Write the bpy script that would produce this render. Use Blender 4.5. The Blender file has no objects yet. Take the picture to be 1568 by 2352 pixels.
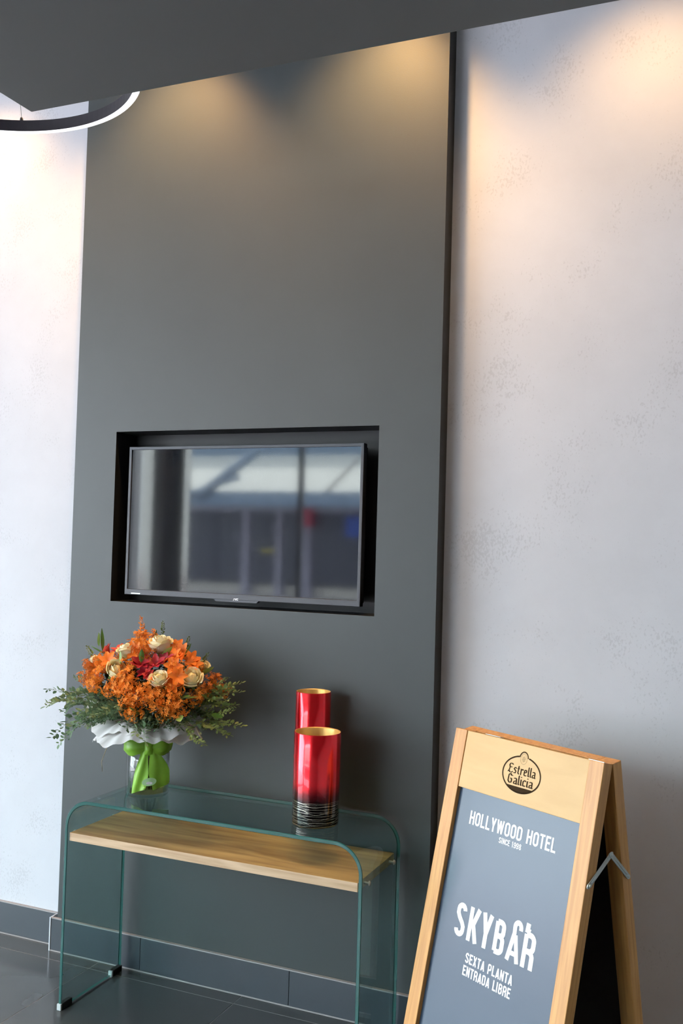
import bpy, math, random
from math import sin, cos, pi, radians, sqrt, atan2
from mathutils import Vector, Matrix, Euler

C = bpy.context.scene.collection
S = bpy.context.scene
random.seed(7)

# ------------------------------------------------------------------ camera
YAW, PITCH, ROLL = -0.402614664, 0.035079436, 0.0281809389
FPX = 2208.56578
EYE = Vector((1.26675607, -3.0, 1.56152493))
fw = Vector((sin(YAW) * cos(PITCH), cos(YAW) * cos(PITCH), sin(PITCH)))
r0 = fw.cross(Vector((0, 0, 1))).normalized()
u0 = r0.cross(fw)
rr = cos(ROLL) * r0 + sin(ROLL) * u0
uu = -sin(ROLL) * r0 + cos(ROLL) * u0
cam_data = bpy.data.cameras.new('camera')
cam_data.sensor_fit = 'HORIZONTAL'
cam_data.sensor_width = 36.0
cam_data.lens = FPX / 1568 * 36.0
cam_data.clip_start = 0.05
cam = bpy.data.objects.new('camera', cam_data)
C.objects.link(cam)
mw = Matrix((rr, uu, -fw)).transposed().to_4x4()
mw.translation = EYE
cam.matrix_world = mw
S.camera = cam

# ------------------------------------------------------------------ world and light
world = bpy.data.worlds.new('sky')
S.world = world
world.use_nodes = True
bg = world.node_tree.nodes['Background']
bg.inputs[0].default_value = (0.80, 0.90, 1.0, 1)
bg.inputs[1].default_value = 19.0

def spot(name, loc, target, power, color, size, blend=1.0, radius=0.04):
    d = bpy.data.lights.new(name, 'SPOT')
    d.energy = power; d.color = color; d.spot_size = radians(size); d.spot_blend = blend
    d.shadow_soft_size = radius
    o = bpy.data.objects.new(name, d); C.objects.link(o)
    o.location = loc
    o.rotation_euler = (Vector(target) - Vector(loc)).to_track_quat('-Z', 'Y').to_euler()
    return o

sun = bpy.data.lights.new('sun', 'SUN'); sun.energy = 45; sun.angle = radians(1.5); sun.color = (1.0, 0.97, 0.92)
sun_o = bpy.data.objects.new('sun', sun); C.objects.link(sun_o)
sun_o.rotation_euler = Vector((0.75, 0.35, -0.95)).to_track_quat('-Z', 'Y').to_euler()
WARM = (1.0, 0.58, 0.24)
for xs, pw in ((-1.62, 60), (-0.75, 105), (0.10, 110), (0.98, 46)):
    spot('ceiling_spot', (xs, -0.33, 3.57), (xs, 0.0, 2.2), pw, WARM, 95, 1.0, 0.05)

S.view_settings.view_transform = 'Standard'
S.view_settings.look = 'None'
S.view_settings.gamma = 1
S.view_settings.use_curve_mapping = False
S.view_settings.exposure = 0.0
S.cycles.use_denoising = True
S.cycles.max_bounces = 10
S.cycles.diffuse_bounces = 5
S.cycles.glossy_bounces = 5
S.cycles.transparent_max_bounces = 24
S.cycles.transmission_bounces = 6
S.cycles.sample_clamp_indirect = 6
S.cycles.caustics_reflective = False
S.cycles.caustics_refractive = False

# ------------------------------------------------------------------ materials
def newmat(name):
    m = bpy.data.materials.new(name); m.use_nodes = True
    return m, m.node_tree.nodes, m.node_tree.links

def pmat(name, col, rough=0.5, metal=0.0, spec=0.5, coat=0.0, bump=None, var=None, trans=0.0, sheen=0.0, subs=0.0):
    """principled; var=(scale, amount, stretch) colour noise; bump=(scale, strength)"""
    m, n, l = newmat(name)
    b = n['Principled BSDF']
    b.inputs['Base Color'].default_value = (*col, 1)
    b.inputs['Roughness'].default_value = rough
    b.inputs['Metallic'].default_value = metal
    b.inputs['Specular IOR Level'].default_value = spec
    b.inputs['Coat Weight'].default_value = coat
    b.inputs['Coat Roughness'].default_value = 0.08
    b.inputs['Transmission Weight'].default_value = trans
    if subs:
        b.inputs['Subsurface Weight'].default_value = subs
        b.inputs['Subsurface Radius'].default_value = (0.01, 0.008, 0.004)
    if var or bump:
        tc = n.new('ShaderNodeTexCoord')
    if var:
        mp = n.new('ShaderNodeMapping'); l.new(tc.outputs['Object'], mp.inputs[0])
        mp.inputs['Scale'].default_value = var[2] if len(var) > 2 else (1, 1, 1)
        t = n.new('ShaderNodeTexNoise'); t.inputs['Scale'].default_value = var[0]; t.inputs['Detail'].default_value = 4
        l.new(mp.outputs[0], t.inputs[0])
        r = n.new('ShaderNodeMapRange'); r.inputs[1].default_value = 0.3; r.inputs[2].default_value = 0.7
        r.inputs[3].default_value = 1 - var[1]; r.inputs[4].default_value = 1 + var[1]
        l.new(t.outputs[0], r.inputs[0])
        mx = n.new('ShaderNodeVectorMath'); mx.operation = 'SCALE'
        mx.inputs[0].default_value = col
        l.new(r.outputs[0], mx.inputs['Scale'])
        l.new(mx.outputs[0], b.inputs['Base Color'])
    if bump:
        t2 = n.new('ShaderNodeTexNoise'); t2.inputs['Scale'].default_value = bump[0]; t2.inputs['Detail'].default_value = 3
        l.new(tc.outputs['Object'], t2.inputs[0])
        bp = n.new('ShaderNodeBump'); bp.inputs['Strength'].default_value = bump[1]; bp.inputs['Distance'].default_value = 0.002
        l.new(t2.outputs[0], bp.inputs['Height']); l.new(bp.outputs[0], b.inputs['Normal'])
    return m

def plaster(name, col):
    m, n, l = newmat(name); b = n['Principled BSDF']
    b.inputs['Roughness'].default_value = 0.75
    tc = n.new('ShaderNodeTexCoord')
    big = n.new('ShaderNodeTexNoise'); big.inputs['Scale'].default_value = 2.2; big.inputs['Detail'].default_value = 6; big.inputs['Roughness'].default_value = 0.65
    l.new(tc.outputs['Object'], big.inputs[0])
    r1 = n.new('ShaderNodeMapRange'); r1.inputs[1].default_value = 0.3; r1.inputs[2].default_value = 0.7
    r1.inputs[3].default_value = 0.95; r1.inputs[4].default_value = 1.05
    l.new(big.outputs[0], r1.inputs[0])
    mp = n.new('ShaderNodeMapping'); mp.inputs['Scale'].default_value = (1.5, 1, 1.0); mp.inputs['Rotation'].default_value = (0, 0.5, 0)
    l.new(tc.outputs['Object'], mp.inputs[0])
    sp = n.new('ShaderNodeTexNoise'); sp.inputs['Scale'].default_value = 115; sp.inputs['Detail'].default_value = 2
    l.new(mp.outputs[0], sp.inputs[0])
    mk = n.new('ShaderNodeTexNoise'); mk.inputs['Scale'].default_value = 5.5; mk.inputs['Detail'].default_value = 2
    l.new(tc.outputs['Object'], mk.inputs[0])
    ma = n.new('ShaderNodeMath'); ma.operation = 'MULTIPLY_ADD'; ma.inputs[1].default_value = 0.8
    l.new(mk.outputs[0], ma.inputs[0]); l.new(sp.outputs[0], ma.inputs[2])
    r2 = n.new('ShaderNodeMapRange'); r2.inputs[1].default_value = 1.05; r2.inputs[2].default_value = 1.15
    r2.inputs[3].default_value = 1.0; r2.inputs[4].default_value = 0.885
    l.new(ma.outputs[0], r2.inputs[0])
    mu = n.new('ShaderNodeMath'); mu.operation = 'MULTIPLY'
    l.new(r1.outputs[0], mu.inputs[0]); l.new(r2.outputs[0], mu.inputs[1])
    sc = n.new('ShaderNodeVectorMath'); sc.operation = 'SCALE'; sc.inputs[0].default_value = col
    l.new(mu.outputs[0], sc.inputs['Scale']); l.new(sc.outputs[0], b.inputs['Base Color'])
    bp = n.new('ShaderNodeBump'); bp.inputs['Strength'].default_value = 0.15; bp.inputs['Distance'].default_value = 0.002
    l.new(mu.outputs[0], bp.inputs['Height']); l.new(bp.outputs[0], b.inputs['Normal'])
    return m

def wood(name, c1, c2, axis_scale, knots=False, rough=0.45):
    """grain stretched along one axis"""
    m, n, l = newmat(name); b = n['Principled BSDF']
    b.inputs['Roughness'].default_value = rough
    tc = n.new('ShaderNodeTexCoord'); mp = n.new('ShaderNodeMapping'); mp.inputs['Scale'].default_value = axis_scale
    l.new(tc.outputs['Object'], mp.inputs[0])
    t = n.new('ShaderNodeTexNoise'); t.inputs['Scale'].default_value = 1.0; t.inputs['Detail'].default_value = 5; t.inputs['Distortion'].default_value = 0.6
    l.new(mp.outputs[0], t.inputs[0])
    cr = n.new('ShaderNodeValToRGB'); cr.color_ramp.elements[0].position = 0.32; cr.color_ramp.elements[1].position = 0.66
    cr.color_ramp.elements[0].color = (*c2, 1); cr.color_ramp.elements[1].color = (*c1, 1)
    l.new(t.outputs[0], cr.inputs[0])
    out = cr.outputs[0]
    if knots:
        mp2 = n.new('ShaderNodeMapping'); mp2.inputs['Scale'].default_value = tuple(a * 0.22 for a in axis_scale)
        l.new(tc.outputs['Object'], mp2.inputs[0])
        t3 = n.new('ShaderNodeTexNoise'); t3.inputs['Scale'].default_value = 1.0; t3.inputs['Detail'].default_value = 2
        l.new(mp2.outputs[0], t3.inputs[0])
        r3 = n.new('ShaderNodeMapRange'); r3.inputs[1].default_value = 0.55; r3.inputs[2].default_value = 0.72
        r3.inputs[3].default_value = 0; r3.inputs[4].default_value = 0.75
        l.new(t3.outputs[0], r3.inputs[0])
        mx = n.new('ShaderNodeMixRGB'); mx.inputs[2].default_value = (c2[0] * 0.42, c2[1] * 0.42, c2[2] * 0.45, 1)
        l.new(r3.outputs[0], mx.inputs[0]); l.new(out, mx.inputs[1]); out = mx.outputs[0]
    l.new(out, b.inputs['Base Color'])
    return m

def thin_glass(name, tint, ior=1.5, rough=0.0, mixin=0.0, tintcol=None):
    """a pane: clear tinted body with mirror reflections that follow Fresnel"""
    m, n, l = newmat(name)
    n.remove(n['Principled BSDF'])
    out = n['Material Output']
    tr = n.new('ShaderNodeBsdfTransparent'); tr.inputs[0].default_value = (*tint, 1)
    gl = n.new('ShaderNodeBsdfGlossy'); gl.inputs['Roughness'].default_value = rough
    lw = n.new('ShaderNodeLayerWeight'); lw.inputs[0].default_value = 0.5
    pw = n.new('ShaderNodeMath'); pw.operation = 'POWER'; pw.inputs[1].default_value = 5.0
    l.new(lw.outputs['Facing'], pw.inputs[0])
    f0 = ((ior-1)/(ior+1))**2
    fr = n.new('ShaderNodeMath'); fr.operation = 'MULTIPLY_ADD'; fr.inputs[1].default_value = 1-f0; fr.inputs[2].default_value = f0
    l.new(pw.outputs[0], fr.inputs[0])
    mx = n.new('ShaderNodeMixShader')
    l.new(fr.outputs[0], mx.inputs[0]); l.new(tr.outputs[0], mx.inputs[1]); l.new(gl.outputs[0], mx.inputs[2])
    last = mx.outputs[0]
    if mixin:
        df = n.new('ShaderNodeBsdfDiffuse'); df.inputs[0].default_value = (*tintcol, 1)
        m2 = n.new('ShaderNodeMixShader'); m2.inputs[0].default_value = mixin
        l.new(last, m2.inputs[1]); l.new(df.outputs[0], m2.inputs[2]); last = m2.outputs[0]
    l.new(last, out.inputs[0])
    return m

def translucent(name, col, k=0.4, rough=0.6, var=None):
    m = pmat(name, col, rough, var=var)
    n, l = m.node_tree.nodes, m.node_tree.links
    b = n['Principled BSDF']; out = n['Material Output']
    t = n.new('ShaderNodeBsdfTranslucent'); t.inputs[0].default_value = (*col, 1)
    mx = n.new('ShaderNodeMixShader'); mx.inputs[0].default_value = k
    l.new(b.outputs[0], mx.inputs[1]); l.new(t.outputs[0], mx.inputs[2]); l.new(mx.outputs[0], out.inputs[0])
    return m

M = {}
M['plaster'] = plaster('pale_plaster', (0.585, 0.605, 0.63))
M['dark'] = pmat('dark_grey_paint', (0.046, 0.056, 0.057), 0.50, var=(1.6, 0.06), bump=(220, 0.06))
M['slab'] = pmat('dark_grey_slab_paint', (0.150, 0.150, 0.142), 0.6, var=(1.6, 0.05))
M['black'] = pmat('black_paint', (0.004, 0.0045, 0.005), 0.6)
M['shaded_edge'] = pmat('shaded_side', (0.010, 0.010, 0.009), 0.6)  # right side of the dark panel, its shade put into the colour
M['tile'] = pmat('dark_floor_tile', (0.050, 0.055, 0.056), 0.16, var=(1.2, 0.2), bump=(9, 0.05), coat=0.0)
M['grout'] = pmat('grout', (0.16, 0.155, 0.15), 0.8)
M['skirt'] = pmat('skirting_tile', (0.040, 0.050, 0.060), 0.28, var=(2.0, 0.15))
M['edge'] = pmat('tile_edge', (0.33, 0.31, 0.30), 0.5)
M['alu'] = pmat('aluminium_edge', (0.62, 0.66, 0.70), 0.35, metal=0.3)
M['ceil'] = pmat('ceiling_paint', (0.55, 0.54, 0.52), 0.8)
M['inner'] = pmat('pale_wall_paint', (0.50, 0.49, 0.48), 0.8)
M['bezel'] = pmat('tv_bezel', (0.052, 0.055, 0.062), 0.45, metal=0.2)
M['screen'] = pmat('tv_screen', (0.006, 0.007, 0.010), 0.045, spec=0.75)
M['white'] = pmat('white_print', (0.85, 0.87, 0.88), 0.5)
M['glass'] = thin_glass('green_sheet_glass', (0.80, 0.92, 0.905), 1.5)
M['glass_edge'] = pmat('cut_glass_edge', (0.010, 0.092, 0.080), 0.15, coat=0.2)
M['clear'] = thin_glass('clear_glass', (0.965, 0.98, 0.975), 1.75)
M['pane'] = thin_glass('window_pane', (0.95, 0.97, 0.97), 1.2)
M['water'] = thin_glass('water', (0.72, 0.72, 0.46), 1.33)
M['shelf'] = wood('shelf_wood', (0.62, 0.38, 0.155), (0.33, 0.17, 0.06), (3.0, 26, 26), True, 0.5)
M['shelf_edge'] = wood('shelf_edge_wood', (0.66, 0.47, 0.29), (0.50, 0.33, 0.19), (4, 30, 70), False, 0.6)
M['pine'] = wood('pine_frame', (0.66, 0.345, 0.105), (0.50, 0.235, 0.062), (80, 80, 4.5), False, 0.45)
M['ply'] = wood('pale_plywood', (0.64, 0.42, 0.165), (0.59, 0.375, 0.14), (4, 4, 22), False, 0.5)
M['poster'] = pmat('slate_poster', (0.038, 0.062, 0.096), 0.25, spec=0.35)
M['ink'] = pmat('brown_black_ink', (0.045, 0.028, 0.014), 0.9, spec=0.1)
M['ink_soft'] = pmat('faded_ink', (0.40, 0.27, 0.11), 0.6)
M['boardblack'] = pmat('chalkboard', (0.003, 0.003, 0.003), 0.7)
M['zinc'] = pmat('galvanised_steel', (0.50, 0.55, 0.52), 0.4, metal=0.55)
M['steel'] = pmat('polished_steel', (0.40, 0.38, 0.34), 0.13, metal=1.0)
M['frame'] = pmat('window_frame', (0.035, 0.035, 0.04), 0.6)
M['rubber'] = pmat('black_rubber', (0.01, 0.01, 0.01), 0.5)
M['clip'] = pmat('clear_plastic', (0.55, 0.60, 0.58), 0.2)
M['led'] = pmat('led_diffuser', (0.9, 0.9, 0.9), 0.5)
_b = M['led'].node_tree.nodes['Principled BSDF']; _b.inputs['Emission Color'].default_value = (0.93, 0.96, 1, 1); _b.inputs['Emission Strength'].default_value = 1.1
M['ringblack'] = pmat('black_metal', (0.008, 0.006, 0.012), 0.35)
# flowers
M['cream'] = pmat('cream_petal', (0.93, 0.86, 0.58), 0.55, subs=0.15, var=(30, 0.06))
M['creamdark'] = pmat('cream_petal_heart', (0.92, 0.80, 0.46), 0.55, subs=0.2)
M['orange'] = translucent('orange_blossom', (0.86, 0.31, 0.03), 0.25, 0.6, (18, 0.25))
M['rust'] = translucent('rust_orange_blossom', (0.66, 0.20, 0.02), 0.25, 0.6, (18, 0.25))
M['tanger'] = translucent('tangerine_petal', (0.86, 0.23, 0.02), 0.25, 0.5, (25, 0.2))
M['crimson'] = translucent('crimson_petal', (0.42, 0.015, 0.03), 0.2, 0.45, (25, 0.25))
M['coral'] = translucent('coral_petal', (0.72, 0.08, 0.07), 0.2, 0.45)
M['leaf'] = translucent('green_leaf', (0.09, 0.19, 0.035), 0.25, 0.4, (12, 0.25))
M['lightleaf'] = translucent('light_green_leaf', (0.27, 0.42, 0.11), 0.25, 0.45, (12, 0.2))
M['euca'] = translucent('grey_green_leaf', (0.14, 0.235, 0.12), 0.2, 0.55, (10, 0.3))
M['myrtle'] = translucent('olive_green_leaf', (0.16, 0.23, 0.07), 0.2, 0.5, (10, 0.3))
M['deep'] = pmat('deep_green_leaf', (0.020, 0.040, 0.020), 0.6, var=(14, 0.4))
M['stem'] = pmat('flower_stem', (0.14, 0.17, 0.03), 0.5, var=(20, 0.3))
M['paper'] = translucent('white_crepe_paper', (0.90, 0.88, 0.86), 0.18, 0.8, (12, 0.05))
M['ribbon'] = translucent('lime_satin', (0.30, 0.60, 0.06), 0.25, 0.38, (14, 0.18))
M['raffia'] = pmat('raffia', (0.42, 0.33, 0.2), 0.8)
M['sticker'] = pmat('pale_sticker', (0.45, 0.72, 0.36), 0.25)
M['gold'] = pmat('gold_lining', (0.72, 0.46, 0.14), 0.35, metal=0.5)
# outside
M['awning'] = pmat('awning_cloth', (0.42, 0.42, 0.39), 0.8)
M['bluebeam'] = pmat('blue_grey_beam', (0.10, 0.15, 0.21), 0.5)
M['fascia'] = pmat('lilac_fascia', (0.34, 0.34, 0.40), 0.7)
M['shopglass'] = pmat('dark_shop_glass', (0.035, 0.038, 0.06), 0.3)
M['pillar'] = pmat('pale_pillar', (0.36, 0.34, 0.42), 0.7)
M['redcloth'] = pmat('red_cloth', (0.55, 0.04, 0.09), 0.7)
M['blue'] = pmat('blue_panel', (0.05, 0.12, 0.5), 0.6)
M['yellow'] = pmat('yellow_panel', (0.6, 0.5, 0.1), 0.6)
M['paving'] = pmat('pink_grey_paving', (0.33, 0.30, 0.33), 0.8, var=(0.5, 0.15))
M['facade'] = pmat('pale_facade', (0.70, 0.66, 0.58), 0.8)

def vase_mat(name, h):
    """red lacquer over black, thin silver scratches round the foot; h = vase height"""
    m, n, l = newmat(name); b = n['Principled BSDF']
    b.inputs['Metallic'].default_value = 0.75; b.inputs['Roughness'].default_value = 0.2
    b.inputs['Coat Weight'].default_value = 0.5; b.inputs['Coat Roughness'].default_value = 0.05
    tc = n.new('ShaderNodeTexCoord'); sx = n.new('ShaderNodeSeparateXYZ'); l.new(tc.outputs['Object'], sx.inputs[0])
    ns = n.new('ShaderNodeTexNoise'); ns.inputs['Scale'].default_value = 12; ns.inputs['Detail'].default_value = 2
    l.new(tc.outputs['Object'], ns.inputs[0])
    ma = n.new('ShaderNodeMath'); ma.operation = 'MULTIPLY_ADD'; ma.inputs[1].default_value = 0.035
    l.new(ns.outputs[0], ma.inputs[0]); l.new(sx.outputs[2], ma.inputs[2])
    r = n.new('ShaderNodeMapRange'); r.inputs[1].default_value = 0.25 * h; r.inputs[2].default_value = 0.50 * h
    l.new(ma.outputs[0], r.inputs[0])
    cr = n.new('ShaderNodeValToRGB'); e = cr.color_ramp.elements
    e[0].position = 0.25; e[0].color = (0.006, 0.004, 0.004, 1); e[1].position = 1; e[1].color = (0.72, 0.010, 0.018, 1)
    q = e.new(0.6); q.color = (0.16, 0.004, 0.008, 1)
    l.new(r.outputs[0], cr.inputs[0])
    # silver lines: two families of slightly tilted rings
    n2 = n.new('ShaderNodeTexNoise'); n2.inputs['Scale'].default_value = 9; n2.inputs['Detail'].default_value = 1
    l.new(tc.outputs['Object'], n2.inputs[0])
    acc = None
    for k, (fq, am, th) in enumerate(((150, 2.3, 0.93), (97, -2.7, 0.95), (63, 3.4, 0.97))):
        a = n.new('ShaderNodeMath'); a.operation = 'MULTIPLY'; a.inputs[1].default_value = fq; l.new(sx.outputs[2], a.inputs[0])
        c = n.new('ShaderNodeMath'); c.operation = 'MULTIPLY_ADD'; c.inputs[1].default_value = am
        l.new(n2.outputs[0], c.inputs[0]); l.new(a.outputs[0], c.inputs[2])
        d = n.new('ShaderNodeMath'); d.operation = 'FRACT'; l.new(c.outputs[0], d.inputs[0])
        g = n.new('ShaderNodeMath'); g.operation = 'GREATER_THAN'; g.inputs[1].default_value = th - 0.04; l.new(d.outputs[0], g.inputs[0])
        if acc is None: acc = g
        else:
            x = n.new('ShaderNodeMath'); x.operation = 'MAXIMUM'; l.new(acc.outputs[0], x.inputs[0]); l.new(g.outputs[0], x.inputs[1]); acc = x
    lt = n.new('ShaderNodeMath'); lt.operation = 'LESS_THAN'; lt.inputs[1].default_value = 0.27 * h; l.new(sx.outputs[2], lt.inputs[0])
    mm = n.new('ShaderNodeMath'); mm.operation = 'MULTIPLY'; l.new(acc.outputs[0], mm.inputs[0]); l.new(lt.outputs[0], mm.inputs[1])
    mx = n.new('ShaderNodeMixRGB'); mx.inputs[2].default_value = (0.55, 0.5, 0.42, 1)
    l.new(mm.outputs[0], mx.inputs[0]); l.new(cr.outputs[0], mx.inputs[1]); l.new(mx.outputs[0], b.inputs['Base Color'])
    return m

# ------------------------------------------------------------------ mesh helpers
class MB:
    def __init__(s): s.v = []; s.f = []; s.mi = []; s.sm = []
    def add(s, vs, fs, mi=0, smooth=False):
        o = len(s.v); s.v += [tuple(p) for p in vs]
        for f in fs: s.f.append(tuple(i + o for i in f)); s.mi.append(mi); s.sm.append(smooth)
    def box(s, x0, x1, y0, y1, z0, z1, mi=0):
        s.add([(x0,y0,z0),(x1,y0,z0),(x1,y1,z0),(x0,y1,z0),(x0,y0,z1),(x1,y0,z1),(x1,y1,z1),(x0,y1,z1)],
              [(0,3,2,1),(4,5,6,7),(0,1,5,4),(1,2,6,5),(2,3,7,6),(3,0,4,7)], mi)
    def bbox(s, x0, x1, y0, y1, z0, z1, b=0.002, mi=0):
        """box with chamfered edges"""
        import bmesh
        bm = bmesh.new(); bmesh.ops.create_cube(bm, size=1)
        for v in bm.verts:
            v.co = ((x0+x1)/2 + v.co.x*(x1-x0), (y0+y1)/2 + v.co.y*(y1-y0), (z0+z1)/2 + v.co.z*(z1-z0))
        bmesh.ops.bevel(bm, geom=list(bm.edges), offset=b, segments=2, affect='EDGES', profile=0.5)
        bm.verts.index_update()
        s.add([v.co[:] for v in bm.verts], [[v.index for v in f.verts] for f in bm.faces], mi)
        bm.free()
    def lathe(s, prof, n=48, mi=0, c=(0, 0), smooth=True):
        vs = []
        for r, z in prof:
            for k in range(n):
                a = 2*pi*k/n; vs.append((c[0]+r*cos(a), c[1]+r*sin(a), z))
        fs = [(i*n+k, i*n+(k+1)%n, (i+1)*n+(k+1)%n, (i+1)*n+k) for i in range(len(prof)-1) for k in range(n)]
        s.add(vs, fs, mi, smooth)
    def tube(s, pts, rad, n=6, mi=0, smooth=True, cap=True):
        pts = [Vector(p) for p in pts]; rads = rad if isinstance(rad, (list, tuple)) else [rad]*len(pts)
        vs = []; up = Vector((0.13, 0.21, 1)).normalized()
        for i, p in enumerate(pts):
            d = (pts[min(i+1, len(pts)-1)] - pts[max(i-1, 0)]).normalized()
            a = d.cross(up)
            if a.length < 1e-3: a = d.cross(Vector((1, 0, 0)))
            a.normalize(); b = d.cross(a)
            for k in range(n):
                t = 2*pi*k/n; vs.append(p + a*cos(t)*rads[i] + b*sin(t)*rads[i])
        fs = [(i*n+k, i*n+(k+1)%n, (i+1)*n+(k+1)%n, (i+1)*n+k) for i in range(len(pts)-1) for k in range(n)]
        if cap: fs += [tuple(range(n-1, -1, -1)), tuple(range((len(pts)-1)*n, len(pts)*n))]
        s.add(vs, fs, mi, smooth)
    def grid(s, P, mi=0, smooth=True):
        a, b = len(P), len(P[0])
        s.add([p for row in P for p in row], [(i*b+j, i*b+j+1, (i+1)*b+j+1, (i+1)*b+j) for i in range(a-1) for j in range(b-1)], mi, smooth)
    def mesh(s, name, mats):
        me = bpy.data.meshes.new(name); me.from_pydata(s.v, [], s.f)
        for m in (mats if isinstance(mats, (list, tuple)) else [mats]): me.materials.append(m)
        me.polygons.foreach_set('material_index', s.mi); me.polygons.foreach_set('use_smooth', s.sm)
        me.update(); return me
    def build(s, name, mats, parent=None):
        return link(name, s.mesh(name, mats), parent)

def link(name, me, parent=None, loc=None, rot=None, scale=None):
    o = bpy.data.objects.new(name, me); C.objects.link(o)
    if parent: o.parent = parent
    if loc: o.location = loc
    if rot: o.rotation_euler = rot
    if scale: o.scale = scale
    return o

def empty(name, loc=(0, 0, 0), rz=0):
    o = bpy.data.objects.new(name, None); C.objects.link(o); o.location = loc; o.rotation_euler = (0, 0, rz)
    o.empty_display_size = 0.1
    return o

def tag(o, label=None, cat=None, group=None, kind=None):
    if label: o['label'] = label
    if cat: o['category'] = cat
    if group: o['group'] = group
    if kind: o['kind'] = kind
    return o

def struct(o, label=None, cat=None):
    return tag(o, label, cat, None, 'structure')

# ------------------------------------------------------------------ the setting
XL, XR = -1.133, 0.331          # dark wall panel
WY, WYR = 0.042, 0.075                      # pale walls stand behind its face
CZ = 3.6
RX0, RX1, RZ0, RZ1 = -0.9445, 0.118, 1.3297, 1.9682

# dark panel with the television recess
m = MB()
xs = [XL, RX0, RX1, XR]; zs = [0, RZ0, RZ1, CZ]
idx = {}
for i, x in enumerate(xs):
    for j, z in enumerate(zs):
        idx[i, j] = len(m.v); m.v.append((x, 0, z))
for i in range(3):
    for j in range(3):
        if (i, j) != (1, 1):
            m.f.append((idx[i, j], idx[i+1, j], idx[i+1, j+1], idx[i, j+1])); m.mi.append(0); m.sm.append(False)
m.add([(XR, 0, 0), (XR, 0.20, 0), (XR, 0.20, CZ), (XR, 0, CZ)], [(0, 1, 2, 3)], 1)
m.add([(XL, 0, 0), (XL, 0.20, 0), (XL, 0.20, CZ), (XL, 0, CZ)], [(3, 2, 1, 0)], 0)
m.add([(XL, 0.20, 0), (XR, 0.20, 0), (XR, 0.20, CZ), (XL, 0.20, CZ)], [(0, 3, 2, 1)], 0)
m.add([(XL, 0, CZ), (XR, 0, CZ), (XR, 0.2, CZ), (XL, 0.2, CZ)], [(0, 1, 2, 3)], 0)
wb = m.build('wall_back', [M['dark'], M['shaded_edge']]); struct(wb, 'dark grey painted panel rising behind the glass table and the television', 'wall')
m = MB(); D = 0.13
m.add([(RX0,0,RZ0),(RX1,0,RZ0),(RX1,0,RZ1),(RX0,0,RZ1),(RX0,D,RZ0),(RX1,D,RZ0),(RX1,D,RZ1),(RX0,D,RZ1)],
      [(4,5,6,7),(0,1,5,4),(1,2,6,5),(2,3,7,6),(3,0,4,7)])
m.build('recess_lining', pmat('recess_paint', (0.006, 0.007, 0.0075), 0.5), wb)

m = MB(); m.box(-5.0, XL, WY, WY+0.15, 0, CZ)
struct(m.build('wall_left', M['plaster']), 'pale mottled plaster wall left of the dark panel', 'wall')
m = MB(); m.box(XR, 3.2, WYR, WYR+0.12, 0, CZ)
struct(m.build('wall_right', M['plaster']), 'pale mottled plaster wall behind the sandwich board, right of the dark panel', 'wall')

# floor: grout bed with tiles
m = MB(); m.box(-5.1, 3.3, -6.1, 0.2, -0.06, -0.0005)
fl = m.build('floor', M['grout']); struct(fl, 'dark polished tile floor', 'floor')
T, G = 0.6, 0.0016
JX, JY = -0.328, -0.072
tile_meshes = {}
def tile_mesh(w, d):
    k = (round(w, 3), round(d, 3))
    if k not in tile_meshes:
        t = MB(); t.bbox(0, w, 0, d, -0.012, 0.0, 0.0004); tile_meshes[k] = t.mesh('tile', M['tile'])
    return tile_meshes[k]
for i in range(-8, 6):
    x0 = JX + i*T
    x1 = min(x0 + T, 3.25)
    if x1 - x0 < 0.05: continue
    link('tile', tile_mesh(x1-x0-2*G, 0.112-2*G), fl, (x0+G, JY+G, 0))
    for j in range(10):
        y0 = JY - (j+1)*T
        link('tile', tile_mesh(x1-x0-2*G, T-2*G), fl, (x0+G, y0+G, 0))

# skirting, set piece by piece
def skirting(name, x0, x1, y, cuts, label, ends=False):
    e = empty(name); struct(e, label, 'skirting')
    xs_ = [x0] + [c for c in cuts if x0 < c < x1] + [x1]
    for a, b in zip(xs_[:-1], xs_[1:]):
        t = MB(); t.bbox(a+0.0008, b-0.0008, y-0.011, y-0.001, 0.004, 0.1243-0.0035, 0.001); t.build('tile', M['skirt'], e)
    t = MB(); t.box(x0, x1, y-0.012, y-0.0005, 0.1243-0.0035, 0.1243)
    t.build('edge_strip', M['edge'], e)
    t = MB(); t.box(x0, x1, y-0.0125, y-0.0005, 0.0002, 0.0045)
    t.build('joint_strip', M['edge'], e)
    if ends:
        t = MB(); t.box(x0-0.004, x0+0.001, y-0.0135, y+0.03, 0.0, 0.1245); t.build('end_strip', M['alu'], e)
skirting('baseboard_back', XL-0.022, XR+0.012, -0.001, [-0.75, -0.15], 'dark tiled skirting with light edge at the foot of the dark panel', True)
skirting('baseboard_left', -4.95, XL-0.026, WY, [-4.1, -3.5, -2.9, -2.3, -1.7], 'dark tiled skirting below the left plaster wall')
skirting('baseboard_right', XR+0.014, 3.19, WYR, [0.9, 1.5, 2.1, 2.7], 'dark tiled skirting below the right plaster wall')

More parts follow.
